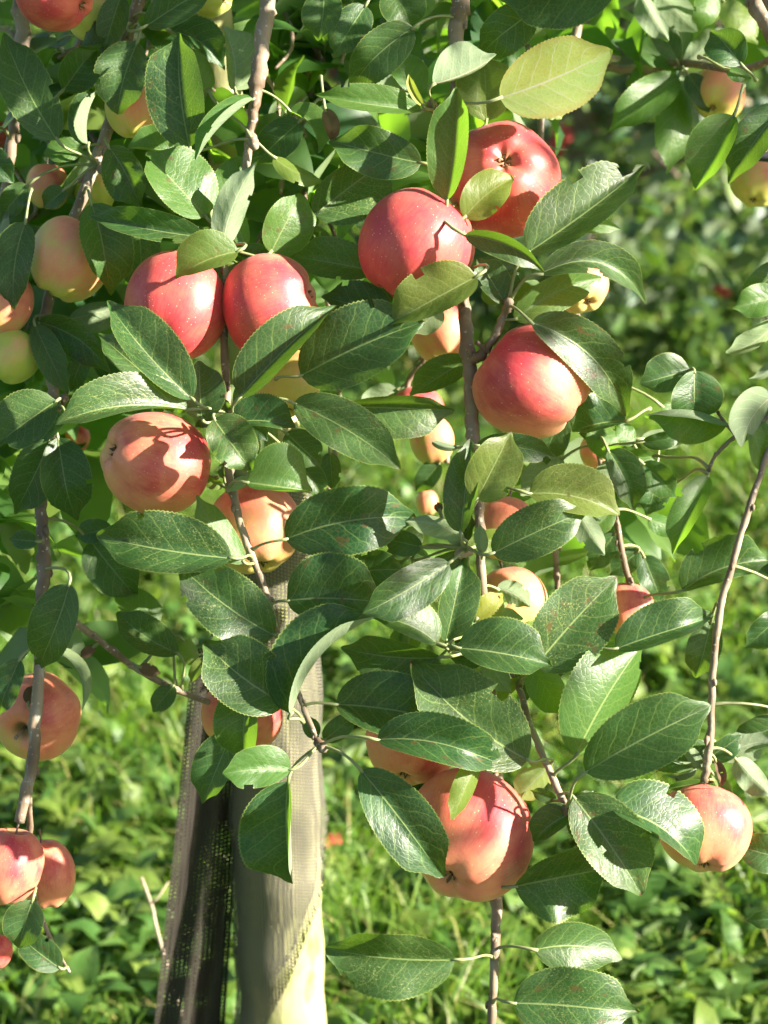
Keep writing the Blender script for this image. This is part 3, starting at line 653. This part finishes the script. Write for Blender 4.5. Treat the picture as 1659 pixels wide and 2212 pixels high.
# ------------------------------------------------------------------ apples
def apple_mesh(seg=40, rings=30, lob=0.03, seed=0):
    """unit apple: calyx end towards +z, stalk hollow towards -z"""
    r = random.Random(seed); ph = r.uniform(0, 6); el = r.uniform(-0.03, 0.03); V = []; F = []
    prof = []
    for i in range(rings + 1):
        t = math.pi * i / rings                      # 0 = stalk end
        rr = math.sin(t) ** 0.92
        zz = -math.cos(t)
        rad = rr * (1.0 + 0.05 * math.cos(t))        # fuller towards the stalk
        zz *= 0.93
        zz += 0.36 * math.exp(-(rad / 0.24) ** 2) if i < rings / 2 else 0
        zz -= 0.20 * math.exp(-(rad / 0.22) ** 2) if i >= rings / 2 else 0
        prof.append((rad, zz))
    for i, (rad, zz) in enumerate(prof):
        for k in range(seg):
            an = 2 * math.pi * k / seg
            low = max(0, zz)
            q = 1 + lob * (0.3 + 1.2 * low) * math.cos(5 * an + ph) + 0.025 * math.cos(an * 2 + ph * 2) + 0.03 * math.cos(an + ph)
            V.append((rad * q * math.cos(an), rad * q * math.sin(an), zz + (0.05 * math.cos(an + ph) + el) * rad + 0.025 * low * math.cos(5 * an + ph)))
    for i in range(rings):
        for k in range(seg):
            F.append((i * seg + k, i * seg + (k + 1) % seg, (i + 1) * seg + (k + 1) % seg, (i + 1) * seg + k))
    return mesh('apple', V, F, [M_APPLE])
AM = [apple_mesh(seed=i) for i in range(6)]
AMs = [apple_mesh(20, 14, seed=i + 20) for i in range(3)]
def calyx_mesh():
    V, F = [], []
    for k in range(5):
        an = 2 * math.pi * k / 5
        c, s = math.cos(an), math.sin(an); n = len(V)
        for (rad, wd, z) in ((0.02, 0.05, 0.72), (0.07, 0.045, 0.765), (0.11, 0.025, 0.80), (0.10, 0.006, 0.85)):
            V += [(rad * c - wd * s, rad * s + wd * c, z), (rad * c + wd * s, rad * s - wd * c, z)]
        for j in range(3): F.append((n + 2 * j, n + 2 * j + 1, n + 2 * j + 3, n + 2 * j + 2))
    return mesh('calyx', V, F, [M_DEAD])
def stem_mesh():
    pts = [np.array(p) for p in ((0, 0, -0.50), (0.01, 0, -0.75), (0.04, 0.01, -1.0), (0.07, 0.02, -1.16))]
    V, F = tube(catmull(pts, 3), [0.035, .034, .033, .032, .03, .03, .032, .036, .042, .05], 8)
    return mesh('stem', V, F, [M_BARK])
CM, SM = calyx_mesh(), stem_mesh()
def apple(x, y, rx, ry, z, cal, red, green, label, group='apples hanging on the foreground tree', blush=(0.5, 0.35, 0.75), parts=True, world=None, rad=None, ms=AM, mi=0, cat='apple'):
    d = D(z); s = HALF / PXW * d
    loc = P(x, y, d) if world is None else Vector(world)
    o = bpy.data.objects.new('apple', ms[mi % len(ms)])
    rr = rx * s if rad is None else rad; r2 = ry * s if rad is None else rad
    if len(cal) == 2:
        cx, cyy = cal[0] * s / rr, -cal[1] * s / rr
        zz = math.sqrt(max(0.0, 1 - cx * cx - cyy * cyy))
    else: cx, cyy, zz = cal
    ax = (RIGHT * cx + UP * cyy + BACK * zz).normalized()
    bd = RIGHT * blush[0] + UP * blush[1] + BACK * blush[2]
    bd = (bd - ax * bd.dot(ax))
    if bd.length < 0.05: bd = ax.orthogonal()
    bd.normalize(); yy = ax.cross(bd)
    o.rotation_mode = 'QUATERNION'
    o.rotation_quaternion = Matrix((bd, yy, ax)).transposed().to_quaternion()
    # axis mostly along the picture's vertical: the length takes ry
    vert = abs(ax.dot(UP)); hor = abs(ax.dot(RIGHT))
    sz = (r2 * vert + rr * hor + (rr + r2) / 2 * (1 - min(1, vert + hor))) / max(1.0, vert + hor) * 1.04
    sx = (rr * vert + r2 * hor + (rr + r2) / 2 * (1 - min(1, vert + hor))) / max(1.0, vert + hor)
    o.scale = (sx, sx, sz)
    o.color = (red, green, 0, 1)
    link(o, None, loc); tag(o, label, cat, group)
    if parts:
        for nm, m in (('calyx', CM), ('stem', SM)):
            c = bpy.data.objects.new(nm, m); COL.objects.link(c); c.parent = o
    return o
AP = [
 (120,-20,87,88,70,(72,44),.92,.3,'red apple cut by the top edge in the left corner, calyx facing right'),
 (203,38,58,58,125,(10,50),.12,.9,'green apple tucked behind the red one in the top left corner'),
 (455,-12,50,52,110,(38,22),.06,1.,'pale green apple at the top edge left of the thick light branch'),
 (288,238,60,64,110,(10,60),.32,.75,'yellow apple with a red streak between two long leaves at upper left'),
 (147,560,80,99,92,(-40,80),.32,.85,'orange and green apple half behind a dark hanging leaf at left'),
 (8,655,64,76,95,(-10,70),.40,.7,'orange apple cut by the left edge above the green one'),
 (26,768,62,66,100,(-28,55),.08,1.,'green apple cut by the left edge below the orange one'),
 (102,402,46,52,170,(0,48),.40,.7,'dull orange apple deep in shade behind leaves at far left'),
 (205,410,46,52,175,(5,50),.10,.95,'green apple in shade behind leaf stalks at upper left'),
 (377,660,107,122,52,(-30,95),.84,.4,'large red apple, left one of the touching pair'),
 (585,664,105,114,52,(98,-34),.74,.4,'red apple with a small brown hole, right one of the touching pair'),
 (337,1000,122,112,52,(-106,-32),.62,.2,'large red and orange apple with its calyx pointing left'),
 (552,1140,101,103,98,(20,90),.42,.4,'pale orange apple behind the thin twig, in front of the trunk'),
 (614,826,74,80,118,(10,68),.08,.6,'sunlit yellow apple behind leaf stalks below the touching pair'),
 (900,532,122,133,45,(-70,105),1.0,.3,'large pink red apple half covered by a pale leaf in the upper middle'),
 (1085,384,119,134,82,(0,-22),1.0,.6,'bright red apple with its calyx towards the viewer, at upper middle'),
 (1150,828,125,125,47,(112,78),.66,.3,'large red apple on the spur right of the main branch'),
 (955,718,66,68,165,(10,60),.48,.3,'sunlit orange apple behind the main branch, upper one'),
 (903,888,58,56,240,(0,54),.66,.3,'blurred red apple left of the main branch above a long leaf'),
 (932,950,46,58,245,(5,50),.34,.7,'blurred yellow apple below the blurred red one'),
 (1092,1142,70,74,90,(-10,64),.42,.5,'yellow orange apple with red streaks behind a curled brown-centred leaf'),
 (1106,1300,74,80,92,(20,68),.34,.4,'sunlit pale apple right of the main branch at mid height'),
 (1355,1318,58,60,135,(0,54),.5,.1,'small pale orange apple peeping above a pointed leaf at right'),
 (1258,620,60,54,145,(10,45),.42,.5,'orange apple peeping out below an arching leaf at upper right'),
 (1290,975,38,44,190,(0,40),.40,.4,'blurred orange apple behind leaves below the spur apple'),
 (520,1545,90,74,140,(-10,70),.64,.2,'orange red apple in front of the stake side of the trunk'),
 (890,1598,106,98,88,(-20,90),.60,.2,'orange apple mostly hidden behind two dark leaves above the lowest large apple'),
 (1010,1802,138,143,48,(-52,92),.64,.45,'largest red apple, hanging lowest in the middle with pale speckles'),
 (1520,1790,102,95,60,(-5,92),.54,.3,'orange red apple hanging from a thin shoot at right'),
 (82,1545,94,98,100,(.30,.34,-.89),.44,.5,'brownish apple with a russet scar behind the left branch'),
 (18,1870,73,90,62,(-20,85),.56,.35,'orange red apple cut by the left edge near the bottom'),
 (97,1886,60,82,105,(10,78),.48,.3,'pale orange apple behind the one at the lower left edge'),
 (-12,2055,40,40,90,(0,36),.75,.2,'red apple barely showing at the left edge near the bottom'),
 (1550,204,62,52,270,(-20,46),.34,.8,'blurred green and orange apple at top right below dark leaves'),
 (1632,392,57,56,240,(-10,52),.30,.85,'blurred yellow green apple at the right edge under a pipe'),
 (1622,300,44,46,290,(0,44),.44,.4,'blurred orange apple behind a bright leaf at right edge'),
 (-8,290,26,34,230,(0,30),.70,.2,'small red apple at the left edge behind a dark stem'),
 (922,1085,24,30,420,(0,28),.36,.4,'tiny blurred pinkish apple left of the main branch'),
 (165,945,30,34,330,(0,34),.48,.3,'tiny blurred orange apple behind hanging leaves at left'),
]
for i, (x, y, rx, ry, z, cal, red, gr, lab) in enumerate(AP):
    apple(x, y, rx, ry, z, cal, red, gr, lab, mi=i)

# ------------------------------------------------------------------ mesh guard round the trunk
guard = empty('tree_guard', (tbase.x - 0.02, TY - 0.03, 0))
tag(guard, 'dark plastic mesh tree guard wrapped round the trunk with a loose flap', 'tree guard')
def trunk_at(zw):
    zs = [p[2] for p in pp]; 
    return np.array([np.interp(zw, zs, [p[0] for p in pp]), np.interp(zw, zs, [p[1] for p in pp]), zw]), np.interp(zw, zs, rr)
V, F, UV = [], [], []
z_top = PY(600, 1005, TY).z; z_d0 = PY(600, 1760, TY).z; z_d1 = PY(600, 2212, TY).z
NH, NT_ = 80, 48
for i in range(NH + 1):
    zw = z_top + (0.02 - z_top) * i / NH
    c, rad = trunk_at(zw)
    # right-hand limit of the sleeve: full turn above, cut back in a slant below
    k = (z_d0 - zw) / (z_d0 - z_d1)
    hi_ = R(250) - R(155) * min(1, max(0, (k + 0.12) / 0.12)) if k < 0 else R(95) - R(128) * min(1.25, k)
    lo_ = R(-110)
    for j in range(NT_ + 1):
        th = min(hi_, lo_ + R(360) * j / NT_)
        off = 0.0035 + 0.0007 * math.sin(zw * 60 + th * 2) + (0.003 if th >= hi_ else 0)
        V.append((c[0] + (rad + off) * math.sin(th), c[1] - (rad + off) * math.cos(th), zw))
        UV.append((th * rad / 0.0025, zw / 0.0029 + th * 5.0))
for i in range(NH):
    for j in range(NT_):
        a = i * (NT_ + 1) + j; F.append((a, a + 1, a + NT_ + 2, a + NT_ + 1))
gl = Vector(guard.location)
obj('sleeve', mesh('sleeve', np.array(V) - np.array(gl), F, [M_NET], UV), guard, gl)
# flap standing off to the left
V, F, UV = [], [], []
rows_ = [(1400, 425, 505), (1480, 408, 505), (1600, 398, 502), (1700, 388, 498), (1850, 374, 492), (2000, 356, 484), (2212, 334, 470), (2420, 312, 452)]
ys = np.linspace(1400, 2420, 50); NW = 26
for i, y in enumerate(ys):
    x0 = np.interp(y, [q[0] for q in rows_], [q[1] for q in rows_]); x1 = np.interp(y, [q[0] for q in rows_], [q[2] for q in rows_])
    for j in range(NW + 1):
        f = j / NW
        p = PY(x0 + (x1 - x0) * f, y, TY - 0.012 + 0.006 * math.sin(f * 9.0 + y * 0.006) * (0.4 + (y - 1400) / 1200) - 0.02 * (1 - f))
        V.append(tuple(p)); UV.append((f * 0.045 / 0.0034, y * 0.00042 / 0.0036 + f * 4.0))
for i in range(49):
    for j in range(NW):
        a = i * (NW + 1) + j; F.append((a, a + 1, a + NW + 2, a + NW + 1))
obj('flap', mesh('flap', np.array(V) - np.array(gl), F, [M_NET2], UV), guard, gl)
# second layer of the folded net
V2 = [(v[0] + 0.006, v[1] + 0.010 + 0.003 * math.sin(v[2] * 30), v[2]) for v in V]
obj('flap_fold', mesh('flap_fold', np.array(V2) - np.array(gl), F, [M_NET2], [(u * 1.07 + 0.3, v * 1.03) for u, v in UV]), guard, gl)

# dark irrigation pipe along the row
q0, q1 = P(1560, 330, D(150)), P(1800, 352, D(150))
dv = (q1 - q0).normalized(); pts = [np.array(q0 + dv * t) for t in (-0.004, 0.02, 0.06, 0.1, 0.2, 0.8)]
V, F = tube(pts, [0.0035] * 6, 8)
tag(obj('irrigation_pipe', mesh('irrigation_pipe', np.array(V) - pts[0], F, [M_WIRE]), None, Vector(pts[0])), 'thin dark irrigation pipe running along the tree row at upper right', 'pipe')

# ------------------------------------------------------------------ grass and weeds
def to_faces(a): return [tuple(int(i) for i in f) for f in a]
def grass(name, n, ybands, hgt, wid, seed, label, xs=1.35):
    g = np.random.default_rng(seed)
    y = ybands[0] + (ybands[1] - ybands[0]) * g.random(n) ** 0.8
    hx = HALF * (y * 1.06 + 0.3) * xs
    x = (g.random(n) * 2 - 1) * hx
    cl = (np.sin(x * 5.1 + 1.3) * np.sin(y * 4.3 + x * 2.0) + np.sin(x * 11 + y * 7)) * 0.25 + 0.75
    H = hgt * (0.45 + 0.9 * g.random(n)) * np.clip(cl, 0.35, 1.4)
    an = g.random(n) * 2 * np.pi; ln = (0.15 + 0.75 * g.random(n)) * H
    wa = g.random(n) * np.pi; W_ = wid * (0.6 + 0.8 * g.random(n))
    V = np.zeros((n, 7, 3)); 
    for k, t in enumerate((0.0, 0.4, 0.75, 1.0)):
        cx = x + np.cos(an) * ln * t ** 2; cyy = y + np.sin(an) * ln * t ** 2; cz = H * (t - 0.28 * t ** 3)
        w_ = W_ * (1, 0.9, 0.6, 0)[k]
        if k < 3:
            V[:, 2 * k] = np.stack([cx - np.cos(wa) * w_, cyy - np.sin(wa) * w_, cz], 1)
            V[:, 2 * k + 1] = np.stack([cx + np.cos(wa) * w_, cyy + np.sin(wa) * w_, cz], 1)
        else: V[:, 6] = np.stack([cx, cyy, cz], 1)
    me = bpy.data.meshes.new(name)
    nv = n * 7; me.vertices.add(nv); me.vertices.foreach_set('co', V.reshape(-1).astype(np.float32))
    b = (np.arange(n) * 7)[:, None]
    q = np.concatenate([b + np.array([[0, 1, 3, 2]]), b + np.array([[2, 3, 5, 4]])], 1).reshape(-1, 4)
    t = (b + np.array([[4, 5, 6]]))
    loops = np.concatenate([q.ravel(), t.ravel()]); me.loops.add(len(loops)); me.loops.foreach_set('vertex_index', loops.astype(np.int32))
    st = np.concatenate([np.arange(len(q)) * 4, len(q) * 4 + np.arange(len(t)) * 3])
    me.polygons.add(len(st)); me.polygons.foreach_set('loop_start', st.astype(np.int32))
    me.polygons.foreach_set('use_smooth', np.ones(len(st), dtype=bool))
    me.materials.append(M_GRASS)
    tint = np.zeros((n, 7, 4), dtype=np.float32)
    dry = (g.random(n) < 0.16) * (0.4 + 0.6 * g.random(n)); tint[:, :, 0] = dry[:, None]; tint[:, :, 1] = g.random(n)[:, None]; tint[:, :, 3] = 1
    at = me.attributes.new('tint', 'FLOAT_COLOR', 'POINT'); at.data.foreach_set('color', tint.ravel())
    me.update(calc_edges=True); me.validate()
    o = obj(name, me); tag(o, label, 'grass', None, 'stuff'); return o
grass('grass', 30000, (1.3, 4.4), 0.12, 0.0018, 3, 'green grass covering the ground behind the tree')
grass('far_grass', 52000, (3.6, 13.0), 0.12, 0.0036, 4, 'blurred grass lane towards the next tree row', 1.2)

def weed(r, c, n, Lr, el=(0.2, 1.1), wr=(0.16, 0.26), rows=8):
    AV, AF, AU, AT = [], [], [], []; n0 = 0
    tb = (r.choice((0, 0, 0.05, 0.2)), r.uniform(0.3, 0.95), 0.2, r.random())
    for k in range(n):
        an = r.uniform(0, 6.28); e = r.uniform(*el); L = r.uniform(*Lr)
        h = Vector((math.cos(an) * math.cos(e), math.sin(an) * math.cos(e), math.sin(e)))
        nr = Vector((-math.cos(an) * math.sin(e), -math.sin(an) * math.sin(e), math.cos(e)))
        e2 = nr.cross(h)
        V, F, UV = leaf_geo(rows, 2, L, L * r.uniform(*wr), r.uniform(0, .5), r.uniform(0, .5), r.uniform(-.06, .06), 0.10, 0, 0.12, r.random(), 0, r.uniform(.3, 1.0), teeth=False)
        V = basis(V, h, e2, nr) + np.array(h) * L * r.uniform(0.02, 0.45)
        AV.append(V); AF += [tuple(i + n0 for i in f) for f in F]; AU += UV
        AT.append(np.tile(np.array((tb[0], min(1, max(0, tb[1] + r.uniform(-.2, .2))), 0, r.random()), dtype=np.float32), (len(V), 1))); n0 += len(V)
    return np.vstack(AV) + np.array(c), AF, AU, np.vstack(AT)
r = random.Random(17)
AV, AF, AU, AT = [], [], [], []; n0 = 0
for i in range(2600):
    y = 1.35 + 4.2 * r.random() ** 1.3; x = r.uniform(-1, 1) * HALF * (y * 1.06 + 0.3) * 1.25
    V, F, U_, T_ = weed(r, (x, y, r.uniform(0, 0.03)), r.randint(4, 8), (0.018, 0.062), (0.15, 1.2), (0.18, 0.40), 4)
    AV.append(V); AF += [tuple(q + n0 for q in f) for f in F]; AU += U_; AT.append(T_); n0 += len(V)
tag(obj('ground_cover', mesh('ground_cover', np.vstack(AV), AF, [M_WEED], AU, np.vstack(AT))), 'low broadleaf ground cover growing through the grass', 'ground cover', None, 'stuff')
# larger weeds one can tell apart
WP = [(95,2010,'pale leafy weed below the lower left apples'),(215,1960,'leafy weed left of the mesh guard, upper one'),(260,2120,'broad-leaved weed close to the mesh flap'),(120,2190,'weed in the lower left corner'),
      (300,1830,'upright weed beside the mesh guard at mid height'),(760,2130,'broad weed right of the trunk at the bottom'),(790,1960,'weed with long leaves right of the trunk'),(900,2190,'bright weed at the bottom edge under a single leaf'),
      (1000,2010,'weed behind the lowest large apple'),(1250,2140,'weed behind the two lowest leaves'),(1420,2060,'weed in the grass below the right apple'),(1500,2180,'weed in the lower right corner'),(1590,2050,'weed at the right edge near the bottom'),(420,2180,'weed behind the mesh flap')]
for i, (x, y, lab) in enumerate(WP):
    c = PZ(x, y + 60, 0.0); r = random.Random(300 + i)
    o = empty('broadleaf_weed', c); tag(o, lab, 'weed', 'weeds around the trunk')
    for k in range(r.randint(14, 20)):
        V, F, U_, T_ = weed(r, (r.uniform(-.03, .03), r.uniform(-.03, .03), 0), 1, (0.03, 0.075), (0.3, 1.35), (0.12, 0.26), 8)
        obj('leaf', mesh('leaf', V, F, [M_WEED], U_, T_), o, c)
# dry stalk
c0, c1 = P(305, 1895, 1.95), P(345, 2030, 1.93)
pts = [np.array(c0), np.array(c0.lerp(c1, .5)) + np.array((0.002, 0, 0)), np.array(c1), np.array(c1 + (c1 - c0) * 2.2)]
V, F = tube(catmull(pts, 4), [0.0015] * 13, 7)
st = obj('dry_stalk', mesh('dry_stalk', np.array(V) - np.array(c1), F, [M_STICK]), None, c1); tag(st, 'pale dry stalk leaning beside the mesh guard', 'stalk')
mpt = c0.lerp(c1, 0.45); V, F = tube([np.array(mpt), np.array(mpt + RIGHT * 0.008 + UP * 0.007), np.array(mpt + RIGHT * 0.018 + UP * 0.022)], [0.0011, 0.0009, 0.0006], 6)
obj('side_shoot', mesh('side_shoot', np.array(V) - np.array(c1), F, [M_STICK]), st, c1)
# fallen apples
for (x, y, lab) in ((715,1838,'red fallen apple in the grass right of the trunk'), (158,1618,'red fallen apple in the grass under the scarred apple')):
    apple(0, 0, 0, 0, 0, (.3, -.5, .6), 1.3, .2, lab, 'fallen apples', world=PZ(x, y, 0.012), rad=0.022, mi=int(x))

# ------------------------------------------------------------------ the next tree rows
def back_tree(x, y, h, n, r, label, seed):
    t = empty('apple_tree', (x, y, 0)); tag(t, label, 'apple tree', 'trees of the rows behind')
    V, F = tube(catmull([(x, y, -0.02), (x + 0.02, y, 0.5), (x - 0.02, y, 1.2), (x, y, h)], 4), np.linspace(0.045, 0.012, 13), 10)
    obj('trunk', mesh('trunk', np.array(V) - np.array((x, y, 0)), F, [M_BARK]), t, (x, y, 0))
    cl, cen = [], []
    for k in range(80):
        zz = 0.22 + (h - 0.22) * r.random() ** 1.15; an = r.uniform(0, 6.28); rad = (0.30 + 0.42 * (1 - zz / h)) * math.sqrt(r.random()) * 1.25
        c = Vector((x + rad * math.cos(an), y + rad * math.sin(an), zz)); cl.append(c)
        if k % 4 == 0:
            V, F = tube([np.array((x, y, max(0.2, zz - 0.12))), np.array(c.lerp(Vector((x, y, zz)), .5)) + np.array((0, 0, .03)), np.array(c)], [0.012, 0.009, 0.005], 6)
            obj('branch', mesh('branch', np.array(V) - np.array((x, y, 0)), F, [M_BARK]), t, (x, y, 0))
        for j in range(n // 80):
            cen.append(c + Vector((r.gauss(0, .10), r.gauss(0, .10), r.gauss(0, .10))))
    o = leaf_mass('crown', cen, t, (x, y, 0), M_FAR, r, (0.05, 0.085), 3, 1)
    return cl
r = random.Random(5)
BT = [(0.44, 4.75, 2.3, 3600, 'next-row apple tree in the gap at upper right, left one'), (1.02, 4.95, 2.3, 3600, 'next-row apple tree at the right edge'), (-0.35, 4.9, 2.2, 2600, 'next-row apple tree behind the foreground branches'),
     
      (-1.05, 4.8, 2.3, 1200, 'next-row apple tree behind the left foliage'), (0.1, 8.6, 2.5, 1000, 'far apple tree of the second row, left one'), (1.2, 8.8, 2.5, 1000, 'far apple tree of the second row, middle one'), (2.3, 8.7, 2.5, 1000, 'far apple tree of the second row, right one'), (-1.1, 8.7, 2.5, 900, 'far apple tree of the second row, far left one')]
for i, (x, y, h, n, lab) in enumerate(BT):
    cl = back_tree(x, y, h, n, r, lab, i)
    if i < 3:
        for k in range(5):
            c = r.choice(cl) + Vector((r.uniform(-.08, .08), -0.13, -0.05))
            apple(0, 0, 0, 0, 0, (0, -.8, .5), r.uniform(.7, 1), .3, 'small blurred red apple in the dark next-row trees', 'red apples in the next tree row', parts=False, world=c + Vector((0, 0.12, 0)), rad=0.028, ms=AMs, mi=k)
for (x, y) in ((1215,292),(1203,322),(1562,622)):
    apple(0, 0, 0, 0, 0, (0, -.8, .5), .95, .2, 'small blurred red apple in the dark next-row trees', 'red apples in the next tree row', parts=False, world=PY(x, y, 4.55), rad=0.024, ms=AMs, mi=x)

# ------------------------------------------------------------------ the next tree of the same row, unseen beyond the right edge, added so its shade dapples the shoots
r = random.Random(12)
nx, ny = tbase.x + 1.15, TY - 0.05
t = empty('apple_tree', (nx, ny, 0)); tag(t, 'unseen neighbouring apple tree of the same row beyond the right edge, added to dapple the sunlight', 'apple tree')
V, F = tube(catmull([(nx, ny, -0.02), (nx + 0.02, ny, 0.6), (nx - 0.02, ny, 1.4), (nx, ny, 2.5)], 4), np.linspace(0.04, 0.012, 13), 12)
obj('trunk', mesh('trunk', np.array(V) - np.array((nx, ny, 0)), F, [M_BARK]), t, (nx, ny, 0))
cn = []
for k in range(17):
    zz = r.uniform(0.8, 2.3); c = Vector((nx + r.uniform(-0.42, 0.45), ny - 0.15 + r.uniform(-0.55, 0.35), zz))
    V, F = tube([np.array((nx, ny, zz - 0.1)), np.array(c.lerp(Vector((nx, ny, zz)), .5)) + np.array((0, 0, .04)), np.array(c)], [0.011, 0.008, 0.004], 6)
    obj('branch', mesh('branch', np.array(V) - np.array((nx, ny, 0)), F, [M_BARK]), t, (nx, ny, 0))
    for j in range(22): cn.append(c + Vector((r.gauss(0, .075), r.gauss(0, .075), r.gauss(0, .09))))
leaf_mass('crown', cn, t, (nx, ny, 0), M_MASS, r, (0.055, 0.085), 5, 1)
